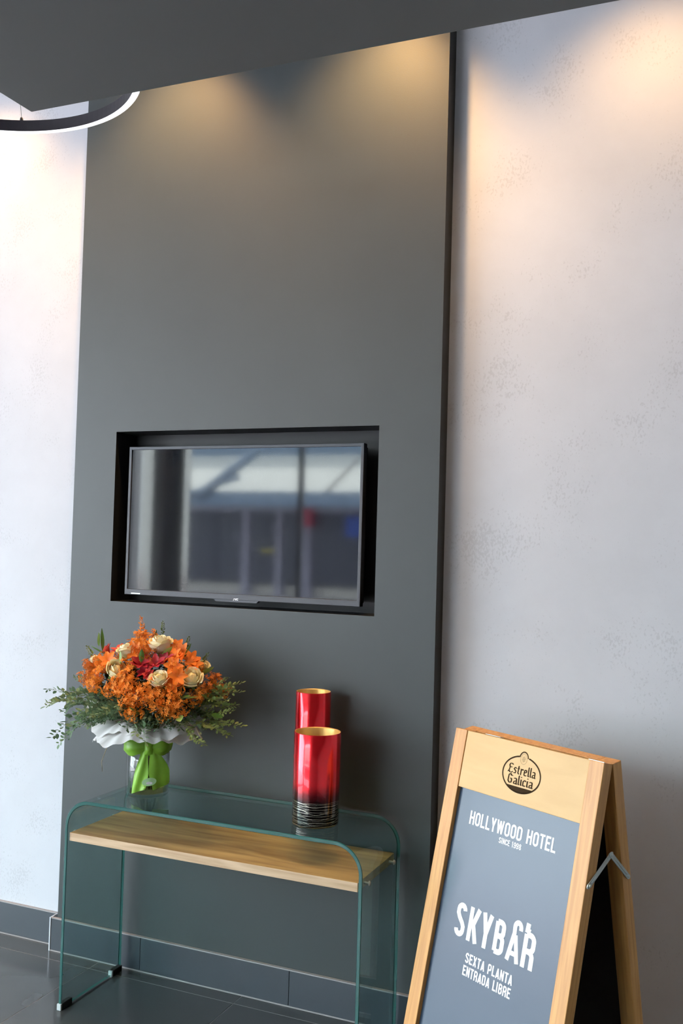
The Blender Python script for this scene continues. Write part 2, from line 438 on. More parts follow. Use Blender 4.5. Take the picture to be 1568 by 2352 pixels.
# dropped ceiling slab, edges parallel to the wall
m = MB(); m.bbox(0.028, 3.15, -5.9, -1.614, 2.35, 2.50, 0.002)
struct(m.build('ceiling_1', M['slab']), 'dark grey dropped ceiling slab crossing the top of the picture', 'ceiling')
m = MB(); m.box(-5.1, 3.3, -6.1, 0.2, CZ, CZ+0.1)
struct(m.build('ceiling', M['ceil']), 'pale main ceiling above the dropped slab', 'ceiling')
m = MB(); m.box(3.2, 3.3, -6.1, 0.2, 0, CZ)
struct(m.build('wall_side', M['inner']), 'plain pale side wall of the lobby', 'wall')
m = MB(); m.box(-1.15, 3.2, -6.1, -6.0, 0, CZ); m.box(-5.0, -1.15, -6.1, -6.0, 3.2, CZ)
struct(m.build('wall_front', M['inner']), 'plain pale wall beside the street window', 'wall')
m = MB(); m.box(-5.1, -5.0, -6.1, -5.8, 0, CZ); m.box(-5.1, -5.0, -1.6, 0.2, 0, CZ); m.box(-5.1, -5.0, -5.8, -1.6, 3.2, CZ)
struct(m.build('wall_street', M['inner']), 'plain pale wall around the side street window', 'wall')

def window(name, a, b, fixed, axis, n, label):
    """glazed opening between a and b along one axis"""
    e = empty(name); struct(e, label, 'window')
    def bx(p, q, z0, z1, d, nm, mt):
        t = MB()
        if axis == 'x': t.box(p, q, fixed-d, fixed+d, z0, z1)
        else: t.box(fixed-d, fixed+d, p, q, z0, z1)
        t.build(nm, mt, e)
    w = (b-a)/n
    bx(a, b, 0.0, 0.06, 0.03, 'sill', M['frame']); bx(a, b, 3.14, 3.2, 0.03, 'head_rail', M['frame'])
    for i in range(n+1):
        c = a + i*w
        bx(max(a, c-0.025), min(b, c+0.025), 0.06, 3.14, 0.03, 'mullion', M['frame'])
    for i in range(n):
        bx(a+i*w+0.026, a+(i+1)*w-0.026, 0.061, 3.139, 0.004, 'pane', M['pane'])
window('window_1', -5.0, -1.15, -6.05, 'x', 2, 'tall street window reflected in the television screen')
window('window_2', -5.8, -1.6, -5.05, 'y', 3, 'tall side window lighting the lobby from the left')

# ------------------------------------------------------------------ street outside, seen in the screen's reflection
m = MB(); m.box(-45, 30, -40, -6.1, -0.2, -0.06); m.box(-45, -5.1, -6.1, 12, -0.2, -0.06)
struct(m.build('ground', M['paving']), 'pinkish grey street paving outside the windows', 'paving')

b = empty('shop_building', (-14, -24, -0.06)); tag(b, 'pale shopfront across the street with white awning and dark windows, reflected in the screen', 'building')
m = MB(); m.box(-12, 12, -4, -0.3, 0, 9); m.build('wall', M['facade'], b)
m = MB(); m.box(-12, 12, -0.3, 0.0, 2.62, 3.0); m.build('fascia', M['fascia'], b)
for x0, x1 in ((-12, -6.2), (-2.8, 0.35), (0.6, 1.55), (1.75, 2.5), (2.75, 9)):
    m = MB(); m.box(x0, x1, -0.25, -0.05, 0.35, 2.6); m.build('shop_window', M['shopglass'], b)
for x0, x1 in ((-6.2, -6.0), (-3.0, -2.8), (0.35, 0.6), (1.55, 1.75), (2.5, 2.75)):
    m = MB(); m.box(x0, x1, -0.3, 0.05, 0, 2.62); m.build('pillar', M['pillar'], b)
m = MB(); m.box(2.45, 2.85, 0.05, 0.25, 2.2, 2.75); m.build('banner', M['redcloth'], b)
m = MB(); m.box(4.0, 4.5, 0.05, 0.25, 1.9, 2.5); m.build('hanging_sign', M['blue'], b)
m = MB(); m.box(1.0, 1.5, -0.04, 0.0, 1.35, 1.45); m.build('sticker', M['yellow'], b)
a = empty('street_awning', (-14, -20.5, -0.06)); tag(a, 'large white awning on blue-grey struts across the street, reflected in the screen', 'awning')
for k in range(4):
    x0 = -3.3 + 4*k
    m = MB(); m.add([(x0+.05, 0, 2.95), (x0+3.9, 0, 2.95), (x0+3.9, -3.2, 4.5), (x0+.05, -3.2, 4.5),
                     (x0+.05, 0, 2.90), (x0+3.9, 0, 2.90), (x0+3.9, -3.2, 4.45), (x0+.05, -3.2, 4.45)],
                    [(0,1,2,3),(7,6,5,4),(0,4,5,1),(1,5,6,2),(2,6,7,3),(3,7,4,0)]); m.build('awning_panel', M['awning'], a)
m = MB(); m.box(-3.3, 12.6, 0.0, 0.15, 2.66, 3.05); m.build('front_beam', M['bluebeam'], a)
m = MB(); m.box(-3.3, 12.6, -3.0, -2.9, 4.2, 4.9); m.build('rear_beam', M['bluebeam'], a)
for x, x2, z2, rd in ((0.94, 2.8, 4.2, 0.15), (0.4, 2.2, 3.45, 0.09), (8.0, 11.0, 4.3, 0.15)):
    m = MB(); m.tube([(x, 0.2, 2.9), (x2, 0.2, z2)], rd, 6); m.build('strut', M['bluebeam'], a)
for x in (-3.2, 12.4):
    m = MB(); m.box(x-.06, x+.06, 0, .12, 0, 2.72); m.build('post', M['bluebeam'], a)

o = empty('round_column', (-3.72, -4.5, 0)); tag(o, 'round polished steel column near the street window, reflected in the screen', 'column')
m = MB(); m.lathe([(0.23, 0.06), (0.23, CZ)], 64); m.build('shaft', M['steel'], o)
m = MB(); m.lathe([(0.235, 0.0), (0.24, 0.0), (0.24, 0.055), (0.23, 0.06)], 64); m.build('base_ring', M['frame'], o)

# ------------------------------------------------------------------ ring pendant
RC = (-0.6355, -1.1441, 2.80); RO = 0.4615
o = empty('ring_pendant', RC); tag(o, 'large black ring pendant lamp with white light band, hanging behind the dropped ceiling', 'lamp')
m = MB(); n = 128; Ri = RO - 0.016
m.lathe([(RO, 0.0035), (RO, 0.034), (Ri, 0.034), (Ri, 0.0)], n, smooth=False); m.build('ring_body', M['ringblack'], o)
m = MB(); m.lathe([(Ri-0.0005, 0.0), (RO+0.0015, -0.0005), (RO+0.0025, 0.004), (RO+0.0025, 0.020), (RO-0.0005, 0.021)], n); m.build('light_band', M['led'], o)
for ang in (112, 232, 352):
    px_, py_ = (RO-0.008)*cos(radians(ang)), (RO-0.008)*sin(radians(ang))
    m = MB(); m.lathe([(0.0, 0.046), (0.004, 0.045), (0.006, 0.034)], 12, c=(px_, py_)); kn = m.build('cable_clamp', M['ringblack'], o)
    m = MB(); m.tube([(px_, py_, 0.044), (px_*0.35, py_*0.35, CZ-2.80)], 0.0007, 5); m.build('suspension_wire', M['zinc'], o)
m = MB(); m.lathe([(0.0, CZ-2.80-0.03), (0.17, CZ-2.80-0.03), (0.17, CZ-2.80)], 32); m.build('ceiling_rose', M['ringblack'], o)

# ------------------------------------------------------------------ television
TX0, TX1, TZ0, TZ1 = -0.897, 0.0571, 1.3569, 1.9123
o = empty('television', (0, 0, 0)); tag(o, 'flat television with reflecting black screen set in the recess of the dark panel', 'television')
TY = 0.020
m = MB()
bw = 0.0115; bb = 0.021
m.bbox(TX0, TX0+bw, TY, TY+0.03, TZ0, TZ1, 0.0015); m.bbox(TX1-bw, TX1, TY, TY+0.03, TZ0, TZ1, 0.0015)
m.bbox(TX0, TX1, TY+.0002, TY+0.03, TZ1-bw, TZ1, 0.0015); m.bbox(TX0, TX1, TY+.0002, TY+0.03, TZ0, TZ0+bb, 0.0015)
m.build('bezel', M['bezel'], o)
m = MB(); m.box(TX0+bw-0.001, TX1-bw+0.001, TY+0.004, TY+0.012, TZ0+bb-0.001, TZ1-bw+0.001); m.build('screen', M['screen'], o)
m = MB(); m.box(TX0+0.01, TX1-0.01, TY+0.031, TY+0.06, TZ0+0.01, TZ1-0.01); m.build('rear_housing', M['rubber'], o)
m = MB(); m.box(-0.62, -0.22, TY+0.06, D-0.001, 1.50, 1.75); m.build('wall_bracket', M['rubber'], o)
xc = (TX0+TX1)/2 - 0.0
m = MB()
m.add([(xc-.092, TY+.001, TZ0+.001), (xc+.092, TY+.001, TZ0+.001), (xc+.082, TY+.001, TZ0-.0075), (xc-.082, TY+.001, TZ0-.0075),
       (xc-.092, TY+.02, TZ0+.001), (xc+.092, TY+.02, TZ0+.001), (xc+.082, TY+.02, TZ0-.0075), (xc-.082, TY+.02, TZ0-.0075)],
      [(0,3,2,1),(4,5,6,7),(3,7,6,2),(0,4,7,3),(1,2,6,5)])
ch = m.build('sensor_bar', M['bezel'], o)
m = MB()      # three small leaning letters, white
zz = TZ0 - 0.0012; y = TY - 0.0003
m.add([(xc-.0078, y-.0001, zz), (xc-.0055, y-.0001, zz), (xc-.0055, y-.0001, zz+.0075), (xc-.0078, y-.0001, zz+.0075)], [(0,1,2,3)])
m.add([(xc-.0118, y, zz), (xc-.0060, y, zz), (xc-.0060, y, zz+.002), (xc-.0108, y, zz+.002)], [(0,1,2,3)])
m.add([(xc-.004, y-.0001, zz+.0075), (xc-.0015, y-.0001, zz+.0075), (xc+.0015, y-.0001, zz), (xc-.001, y-.0001, zz)], [(0,3,2,1)])
m.add([(xc-.001, y-.0002, zz), (xc+.0015, y-.0002, zz), (xc+.004, y-.0002, zz+.0075), (xc+.0015, y-.0002, zz+.0075)], [(0,1,2,3)])
m.add([(xc+.004, y, zz), (xc+.0105, y, zz), (xc+.0105, y, zz+.002), (xc+.004, y, zz+.002)], [(0,1,2,3)])
m.add([(xc+.0045, y, zz+.0055), (xc+.0105, y, zz+.0055), (xc+.0105, y, zz+.0075), (xc+.0045, y, zz+.0075)], [(0,1,2,3)])
m.add([(xc+.004, y-.0001, zz), (xc+.0062, y-.0001, zz), (xc+.0066, y-.0001, zz+.0075), (xc+.0044, y-.0001, zz+.0075)], [(0,1,2,3)])
m.build('lettering', M['white'], ch)
m = MB(); m.box(TX0+0.03, TX0+0.07, TY-0.0003, TY+.0002, TZ0+0.003, TZ0+0.007); m.build('status_label', M['zinc'], o)

# ------------------------------------------------------------------ bent glass console table
A, B_, YF, YB, TH = -0.8236, 0.244, -0.3679, -0.0384, 0.6935
tb = empty('console_table', (0, 0, 0)); tag(tb, 'bent clear glass console table with a wooden shelf against the dark wall panel', 'table')
R, th = 0.092, 0.012
def arch(R_, inset):
    x0, x1, zt = A+inset, B_-inset, TH-inset
    r = R_-inset; P = [(x0, 0.006)]
    P += [(x0+r-r*cos(t*pi/2/14), zt-r+r*sin(t*pi/2/14)) for t in range(15)]
    P += [(x1-r+r*sin(t*pi/2/14), zt-r+r*cos(t*pi/2/14)) for t in range(15)]
    P += [(x1, 0.006)]
    return P
po, pi_ = arch(R, 0), arch(R, th)
ch_ = 0.0018
pom, pim = arch(R, ch_), arch(R, th-ch_)
m = MB(); N = len(po)
def strip(pa, ya, pb, yb, mi):
    vs = [(x, ya, z) for x, z in pa] + [(x, yb, z) for x, z in pb]
    m.add(vs, [(i, i+1, N+i+1, N+i) for i in range(N-1)], mi, mi == 0)
strip(po, YF+ch_, po, YB-ch_, 0); strip(pi_, YB-ch_, pi_, YF+ch_, 0)
strip(pom, YF, po, YF+ch_, 1); strip(pi_, YF+ch_, pim, YF, 1); strip(pim, YF, pom, YF, 1)
strip(po, YB-ch_, pom, YB, 1); strip(pim, YB, pi_, YB-ch_, 1); strip(pom, YB, pim, YB, 1)
for x0, x1 in ((A, A+th), (B_-th, B_)):
    m.add([(x0, YF+ch_, 0.006), (x1, YF+ch_, 0.006), (x1, YB-ch_, 0.006), (x0, YB-ch_, 0.006)], [(0, 3, 2, 1)], 1)
m.build('glass_top', [M['glass'], M['glass_edge']], tb)
SH = 0.582
sf = MB(); sf.bbox(A+th+0.004, B_-th-0.004, YF+0.006, YB-0.012, SH-0.027, SH, 0.0012)
shelf = sf.mesh('shelf', [M['shelf'], M['shelf_edge']])
for p in shelf.polygons:
    if p.normal.y < -0.7 or abs(p.normal.x) > 0.7: p.material_index = 1
link('shelf', shelf, tb)
for sx, x in ((-1, A), (1, B_)):
    for y in (YF+0.055, YB-0.06):
        m = MB()
        prof = [(0.0, 0.0045), (0.006, 0.004), (0.008, 0.001), (0.008, 0.0)]
        vs = []; k_ = 16
        for r, h in prof:
            for k in range(k_): vs.append((x + sx*h, y + r*cos(2*pi*k/k_), SH-0.0135 + r*sin(2*pi*k/k_)))
        m.add(vs, [(i*k_+k, i*k_+(k+1) % k_, (i+1)*k_+(k+1) % k_, (i+1)*k_+k) for i in range(3) for k in range(k_)], 0, True)
        m.tube([(x, y, SH-0.0135), (x - sx*(th+0.005), y, SH-0.0135)], 0.004, 10)
        m.build('shelf_bolt', M['zinc'], tb)
for x0, x1 in ((A-0.003, A+th+0.003), (B_-th-0.003, B_+0.003)):
    for y0, y1, yc in ((YF-0.004, YF+0.055, 'f'), (YB-0.055, YB+0.004, 'b')):
        m = MB(); m.bbox(x0, x1, y0+0.006, y1, 0.0, 0.022, 0.002); ft = m.build('foot', M['rubber'], tb)
        m = MB(); ye = y0 if yc == 'f' else y0-0.0015
        m.bbox(x0+0.001, x1-0.001, ye, ye+0.007, 0.0, 0.021, 0.001); m.build('clear_end', M['clip'], ft)

# ------------------------------------------------------------------ red vases
def vase(cx, cy, r, h, label):
    o = empty('cylinder_vase', (cx, cy, TH)); tag(o, label, 'vase', 'red cylinder vases on the glass table')
    m = MB(); m.lathe([(0.0, 0.0005), (r-0.004, 0.0), (r-0.001, 0.0015), (r, 0.005), (r, h-0.0015), (r-0.0012, h)], 96)
    m.build('lacquered_body', vase_mat('red_lacquer_%d' % (h*1000), h), o)
    m = MB(); m.lathe([(r-0.0012, h), (r-0.0035, h-0.0005), (r-0.0045, h-0.004), (r-0.0045, 0.006), (0.0, 0.006)], 96)
    m.build('gold_lining', M['gold'], o)
    return o
vase(0.023, -0.22, 0.0735, 0.2835, 'short wide red vase with scratched black foot, standing in front')
vase(-0.050, -0.0995, 0.0575, 0.3875, 'tall narrow red vase standing behind the short one')

# ------------------------------------------------------------------ flower vase
JX_, JY_, JR, JH = -0.629, -0.183, 0.0725, 0.212
jar = empty('glass_flower_vase', (JX_, JY_, TH)); tag(jar, 'clear glass cylinder vase tied with a lime green ribbon, holding the bouquet', 'vase')
m = MB(); m.lathe([(0.0, 0.0), (JR-0.004, 0.0), (JR, 0.004), (JR, JH), (JR-0.003, JH), (JR-0.003, 0.012), (0.0, 0.010)], 72)
m.build('glass_wall', M['clear'], jar)
m = MB(); m.lathe([(0.0, 0.0125), (JR-0.0042, 0.0125), (JR-0.0042, 0.048), (0.0, 0.048)], 48); m.build('water', M['water'], jar)
VA = -56.0   # direction of the camera side, degrees
def onjar(deg, z, r=JR+0.003): return (r*cos(radians(deg)), r*sin(radians(deg)), z)
# ribbon: gathered band round the neck, loops and two tails
m = MB(); P = []
for i in range(9):
    z = 0.145 + (JH+0.004-0.145)*i/8; row = []
    for k in range(73):
        d = k*5
        row.append(onjar(d, z + 0.004*sin(radians(d*3)) * (1 - i/8), JR + 0.003 + 0.006*sin(pi*i/8)*(1+0.5*sin(radians(d*5))) + 0.0016*sin(radians(d*17)+i)))
    P.append(row)
m.grid(P); rb = m.build('ribbon', M['ribbon'], jar)
def loop(a0, a1, z0, z1, out, name='ribbon_loop'):
    m = MB(); P = []
    for i in range(15):
        t = i/14; row = []
        for j in range(9):
            s_ = j/8
            hgt = (z1-z0)*(0.25+0.75*sin(pi*min(1, t*1.1)*0.75))
            zc = (z0+z1)/2
            d = a0 + (a1-a0)*t
            bul = out*sin(pi*min(max(t, 0), 1))*sin(pi*s_)**0.7
            row.append(onjar(d, zc + hgt*(s_-0.5), JR + 0.008 + bul + 0.003*sin(s_*15+t*5)*sin(pi*t)))
        P.append(row)
    m.grid(P); m.build(name, M['ribbon'], rb)
loop(VA-4, VA-80, 0.140, 0.208, 0.020)
loop(VA+3, VA+60, 0.142, 0.205, 0.014)
m = MB(); kp = []
for i in range(9):
    kp.append([onjar(VA-9+18*j/8, 0.150+0.040*i/8, JR+0.012+0.014*sin(pi*i/8)*sin(pi*j/8)) for j in range(9)])
m.grid(kp); m.build('knot', M['ribbon'], rb)
def tail(c0, c1, w0, w1, z0, z1, ph, name='ribbon_tail'):
    m = MB(); P = []
    for i in range(25):
        t = i/24; z = z0 + (z1-z0)*t; row = []
        c = c0+(c1-c0)*t; w = w0+(w1-w0)*min(1, t*1.6)**0.8
        for j in range(11):
            s_ = j/10-0.5
            zz_ = z + (0.018*(s_+0.5) - 0.01)*(t > 0.93)*1.0
            row.append(onjar(c+w*s_, zz_, JR+0.0045+0.0035*(1+sin(s_*9+ph+t*4))*(0.3+t*0.7)+0.004*(1-t)))
        P.append(row)
    m.grid(P); m.build(name, M['ribbon'], rb)
tail(VA-8, VA-22, 10, 36, 0.165, 0.026, 0.4)
tail(VA+12, VA+44, 8, 62, 0.165, 0.040, 2.2)
m = MB(); vs = [onjar(VA+4, 0.060, JR+0.017)]
for k in range(24):
    a_ = 2*pi*k/24; vs.append(onjar(VA+4+15.5*cos(a_), 0.060+0.0135*sin(a_)+0.002*cos(a_), JR+0.0165))
m.add(vs, [(0, k+1, (k+1) % 24+1) for k in range(24)]); m.build('sticker', M['sticker'], jar)
m = MB(); vs = []
for k in range(12):
    a_ = 2*pi*k/12; vs.append(onjar(VA+4+7*cos(a_), 0.056+0.005*sin(a_), JR+0.0172))
m.add(vs, [tuple(range(12))]); m.build('sticker_print', M['white'], jar)

# ------------------------------------------------------------------ bouquet
BC = Vector((-0.625, -0.195, 1.02))
bq = empty('flower_bouquet', (JX_, JY_, TH+0.205)); tag(bq, 'round bouquet of cream roses and orange blossom with green sprigs in white paper', 'bouquet')
off = Vector((JX_, JY_, TH+0.205))
def rel(p): return Vector(p) - off
# stems in the vase
rnd = random.Random(3)
for k in range(24):
    a_ = rnd.uniform(0, 2*pi); r_ = rnd.uniform(0.01, 0.045); a2 = a_ + rnd.uniform(2.0, 3.4); r2 = rnd.uniform(0.01, 0.05)
    m = MB(); m.tube([(r_*cos(a_), r_*sin(a_), -0.190 + rnd.uniform(0, 0.008)), (r2*cos(a2)*0.4, r2*sin(a2)*0.4, -0.05), (r2*cos(a2), r2*sin(a2), 0.05)],
                     rnd.choice((0.0025, 0.0035, 0.0045)), 7); m.build('stem', M['stem'], bq)

# paper collar
def collar(r0_, r1_, z0, z1, ph, amp, name, a_from=0, a_to=360, tipf=None):
    m = MB(); P = []
    na = int((a_to-a_from)/2.5)
    for k in range(na+1):
        d = radians(a_from + (a_to-a_from)*k/na); row = []
        for j in range(9):
            t = j/8
            rad = r0_ + (r1_-r0_)*t*(1+0.10*sin(3*d+ph)+0.06*sin(7*d+ph*2))
            if sin(d) > 0: rad *= 1 - 0.42*sin(d)*t
            z = z0+(z1-z0)*t + 0.030*4*t*(1-t)*(1+0.25*sin(4*d+ph)) + amp*t*(sin(5*d+ph)+0.7*sin(9*d+2*ph)) + 0.004*t*sin(23*d)
            if tipf: z += tipf(d)*t; 
            row.append((rad*cos(d), rad*sin(d), z))
        P.append(row)
    m.grid(P); m.build(name, M['paper'], bq)
collar(0.064, 0.190, 0.000, 0.002, 0.6, 0.0075, 'paper_collar', tipf=lambda d: -0.030*max(0, cos(d-radians(203)))**4)
collar(0.058, 0.180, 0.010, 0.024, 2.1, 0.008, 'paper_collar')
m = MB()
m.grid([[rel((-0.86+0.05*s_+0.02*t, -0.24+0.02*s_, 0.955+0.045*t - 0.012*s_*s_)) for s_ in (0, .3, .6, 1)] for t in (0, .35, .7, 1)]); m.build('paper_corner', M['paper'], bq)
m = MB(); m.tube([rel(p) for p in ((-0.70, -0.26, 0.905), (-0.745, -0.255, 0.86), (-0.772, -0.25, 0.80), (-0.768, -0.25, 0.765))], 0.0012, 5); m.build('raffia_string', M['raffia'], bq)
m = MB(); m.tube([rel(p) for p in ((-0.42, -0.22, 0.945), (-0.40, -0.23, 0.925), (-0.385, -0.235, 0.912))], 0.0028, 6); m.build('raffia_string', M['raffia'], bq)

# leaves
def leaf_mesh(name, mat, L, W, curl=0.25, n=8, fold=0.15):
    m = MB(); P = []
    for i in range(n+1):
        t = i/n; w = W*(sin(pi*t**0.8))**0.9*0.5 + 0.0004; row = []
        for j in (-1, -0.5, 0, 0.5, 1):
            row.append((j*w, L*t*cos(curl*t), L*t*sin(curl*t)*0.6 + abs(j)*w*fold*2))
        P.append(row)
    m.grid(P); return m.mesh(name, mat)
def orient(d, roll=0):
    """euler taking +Y to d"""
    q = Vector(d).normalized().to_track_quat('Y', 'Z')
    return (q @ Euler((0, roll, 0)).to_quaternion()).to_euler()

def sprig_mesh(name, mat, L, n, lw, droop, seed, pair=True, twig=False):
    """curved twig with small oval leaves; grows along +Y"""
    r = random.Random(seed); m = MB(); pts = []
    for i in range(8):
        t = i/7; pts.append(Vector((0.012*sin(t*4+seed), L*t, -droop*t*t*L + 0.01*sin(t*5+seed*2))))
    m.tube(pts, [0.0014*(1-0.7*i/7) for i in range(8)], 4, 1)
    def at(t):
        f = t*7; i = min(6, int(f)); return pts[i].lerp(pts[i+1], f-i)
    for i in range(n):
        t = 0.18 + 0.82*i/(n-1); p = at(t)
        for sd in ((-1, 1) if pair else (r.choice((-1, 1)),)):
            az = r.uniform(-0.9, 0.9); d = Vector((sd*cos(az), 0.55+r.uniform(-.2, .4), sin(az)+0.2)).normalized()
            l_ = lw*r.uniform(0.75, 1.25)*(1-0.35*t); w_ = l_*r.uniform(0.5, 0.68)
            side = d.cross(Vector((r.uniform(-.4, .4), r.uniform(-.3, .3), 1))).normalized(); up = side.cross(d)
            b_ = p + d*0.003
            vs = [b_, b_+d*l_*.3+side*w_*.42+up*w_*.1, b_+d*l_*.7+side*w_*.42+up*w_*.1, b_+d*l_, b_+d*l_*.7-side*w_*.42+up*w_*.1, b_+d*l_*.3-side*w_*.42+up*w_*.1, b_+d*l_*.5]
            m.add(vs, [(0, 1, 6), (1, 2, 6), (2, 3, 6), (3, 4, 6), (4, 5, 6), (5, 0, 6)], 0, True)
    return m.mesh(name, [mat, M['stem']])
euca = [sprig_mesh('eucalyptus_sprig', M['euca'], 0.20, 13, 0.033, 0.15, s) for s in range(4)]
myrt = [sprig_mesh('myrtle_sprig', M['myrtle'], 0.20, 18, 0.026, 0.03, s+9) for s in range(4)]

rnd = random.Random(11)
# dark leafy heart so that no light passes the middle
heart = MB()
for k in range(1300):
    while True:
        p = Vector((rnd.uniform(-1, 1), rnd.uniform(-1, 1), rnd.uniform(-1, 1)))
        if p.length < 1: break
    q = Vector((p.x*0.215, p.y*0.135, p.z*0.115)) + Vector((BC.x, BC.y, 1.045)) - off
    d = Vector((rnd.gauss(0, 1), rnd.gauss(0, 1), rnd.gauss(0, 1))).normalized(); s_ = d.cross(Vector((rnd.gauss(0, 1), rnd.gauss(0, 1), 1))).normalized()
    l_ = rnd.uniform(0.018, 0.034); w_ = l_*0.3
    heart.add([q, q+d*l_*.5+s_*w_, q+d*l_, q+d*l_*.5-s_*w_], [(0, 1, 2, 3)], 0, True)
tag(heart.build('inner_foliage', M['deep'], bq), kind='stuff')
# rim sprigs: a fan that stays clear of the wall
def put_sprig(az, el, start, ms, sc, name, roll=None):
    d = Vector((cos(az)*cos(el), sin(az)*cos(el), sin(el)))
    p = Vector((BC.x + start*cos(az)*1.0, BC.y + start*sin(az)*(0.55 if sin(az) > 0 else 1.0), 0)) ; p.z = 1.0 + rnd.uniform(-0.045, 0.03) + 0.5*start*sin(el)
    if d.y > 0: d.y *= 0.3
    end = p + d*0.2*sc
    if -0.5 > sin(az): p.z += 0.015; d.z = max(d.z, -0.10)
    if end.y > -0.035: return
    link(name, rnd.choice(ms), bq, rel(p), orient(d, roll if roll is not None else rnd.uniform(-0.6, 0.6)), (sc, sc, sc))
for k in range(46):                       # skirt all round, drooping over the collar
    az = radians(rnd.uniform(168, 385)); el = radians(rnd.uniform(-14, 10))
    put_sprig(az, el, rnd.uniform(0.06, 0.13), euca, rnd.uniform(0.55, 0.85), 'eucalyptus_sprig')
for k in range(26):                       # front band, short
    az = radians(rnd.uniform(215, 345)); el = radians(rnd.uniform(-12, 0))
    put_sprig(az, el, rnd.uniform(0.07, 0.11), euca, rnd.uniform(0.45, 0.62), 'eucalyptus_sprig')
for k in range(44):                       # short leafy tufts that fill the band above the paper
    az = radians(rnd.uniform(190, 352)); el = radians(rnd.uniform(-8, 22))
    st = rnd.uniform(0.10, 0.165); d = Vector((cos(az)*cos(el), sin(az)*cos(el), sin(el)))
    p = Vector((BC.x + st*cos(az), BC.y + st*sin(az), rnd.uniform(0.955, 0.995)))
    link('eucalyptus_sprig', rnd.choice(euca), bq, rel(p), orient(d, rnd.uniform(-1, 1)), (0.36, 0.36, 0.36))
for az, el, st, sc in ((176, 8, .20, 1.1), (183, 2, .21, 1.05), (190, -3, .20, 1.0), (178, -14, .19, 1.0), (195, -22, .19, 0.95), (186, -34, .18, 0.95), (172, 16, .18, .8),
                       (205, -30, .18, .85), (200, 6, .2, .8)):
    put_sprig(radians(az), radians(el), st, euca, sc*0.93, 'eucalyptus_sprig')
for az, el, st, sc in ((356, 26, .2, .85), (4, 14, .2, .95), (352, 8, .22, .9), (358, -2, .22, .95), (346, -10, .21, .95), (355, -16, .2, .85), (338, -22, .2, .85), (0, 34, .16, .7), (350, 24, .21, .95), (354, 30, .20, 1.0), (345, 14, .22, .9), (2, 22, .2, 1.0), (330, -28, .2, .7),
                       (357, 4, .2, 1.0), (349, -4, .22, .9)):
    put_sprig(radians(az), radians(el), st, myrt, sc*0.8, 'myrtle_sprig')
for p_, d_, s_ in (((-0.60, -0.18, 1.20), (0.12, 0, 1), .42), ((-0.50, -0.2, 1.17), (0.4, -0.1, 0.8), .4), ((-0.80, -0.22, 1.12), (-0.6, 0, .5), .5), ((-0.45, -0.2, 1.13), (0.6, -0.1, 0.6), .45)):
    link('myrtle_sprig', myrt[1], bq, rel(p_), orient(d_), (s_, s_, s_))

# roses
def rose_mesh(name, R_, seed, openness=0.5):
    r = random.Random(seed); m = MB()
    def petal(az, rb, hgt, wid, close_, flare, mi):
        """cupped petal: swells, then closes in (close_) or rolls out (flare) at the rim"""
        P = []
        for i in range(9):
            t = i/8; row = []
            for j in range(9):
                s_ = j/8*2-1
                a_ = az + s_*wid*(0.45+0.55*sin(pi*min(0.62, 0.1+t*0.6)))*(1-0.25*t**4)
                rad = rb*(0.25+0.75*sin(pi*0.5*min(1, t*1.6)))*(1-close_*t**3) + flare*max(0, t-0.7)**1.4*3 + 0.05*R_*s_*s_*t
                z = hgt*(t - 0.12*s_*s_*t*t) - flare*max(0, t-0.82)*2.6 + 0.02*R_*sin(s_*6+az*3)*t
                row.append((rad*cos(a_), rad*sin(a_), z))
            P.append(row)
        m.grid(P, mi)
    H = R_*1.65
    m.lathe([(R_*0.2, 0), (R_*0.5, 0.4*R_), (R_*0.42, H*0.8), (R_*0.2, H*0.93), (0, H*0.95)], 16, 1)
    for k in range(3): petal(k*2.1+seed, R_*0.30, H*1.02, 1.3, 0.35, 0.0, 1)
    for k in range(4): petal(k*1.57+0.4+seed, R_*0.48, H*1.03, 1.05, 0.25, 0.02*R_, 0)
    for k in range(5): petal(k*1.257+0.9+seed, R_*0.64, H*1.02, 0.85, 0.12, 0.10*R_, 0)
    for k in range(5): petal(k*1.257+0.2+seed, R_*0.80, H*0.97, 0.80, 0.0, (0.15+0.25*openness)*R_, 0)
    for k in range(4): petal(k*1.57+0.7+seed+r.uniform(-.2, .2), R_*0.92, H*0.84, 0.75, -0.08, (0.16+0.35*openness)*R_, 0)
    m.lathe([(0.0, 0.0), (R_*0.25, 0.02*R_), (R_*0.30, 0.25*R_), (R_*0.15, 0.6*R_), (0, 0.7*R_)], 12, 0)
    return m.mesh(name, [M['cream'], M['creamdark']])
def sepal(parent, R_, n=5, mat='lightleaf'):
    m = MB()
    for k in range(n):
        a_ = 2*pi*k/n
        P = []
        for i in range(5):
            t = i/4; w = 0.22*R_*sin(pi*(0.25+0.75*t))+0.0003
            rad = R_*(0.2+0.85*t); z = R_*(-0.12+0.25*t*t)
            P.append([(rad*cos(a_)-j*w*sin(a_), rad*sin(a_)+j*w*cos(a_), z) for j in (-1, 0, 1)])
        m.grid(P)
    m.build('sepal', M[mat], parent)
view = Vector((0.55, -0.80, 0.17)).normalized()
roses = [((-0.648,-0.300,1.180), .029, (-.15,-.2,.95), .35), ((-0.553,-0.245,1.198), .038, (.0,-.2,.97), .35), ((-0.667,-0.340,1.122), .032, (.6,-.35,.6), .3),
         ((-0.495,-0.330,1.100), .031, (.1,-.5,.8), .4), ((-0.416,-0.262,1.104), .034, (.3,-.6,.7), .4), ((-0.790,-0.28,1.143), .017, (-.3,-.2,.8), .3), ((-0.418,-0.19,1.140), .019, (.5,-.3,.7), .4)]
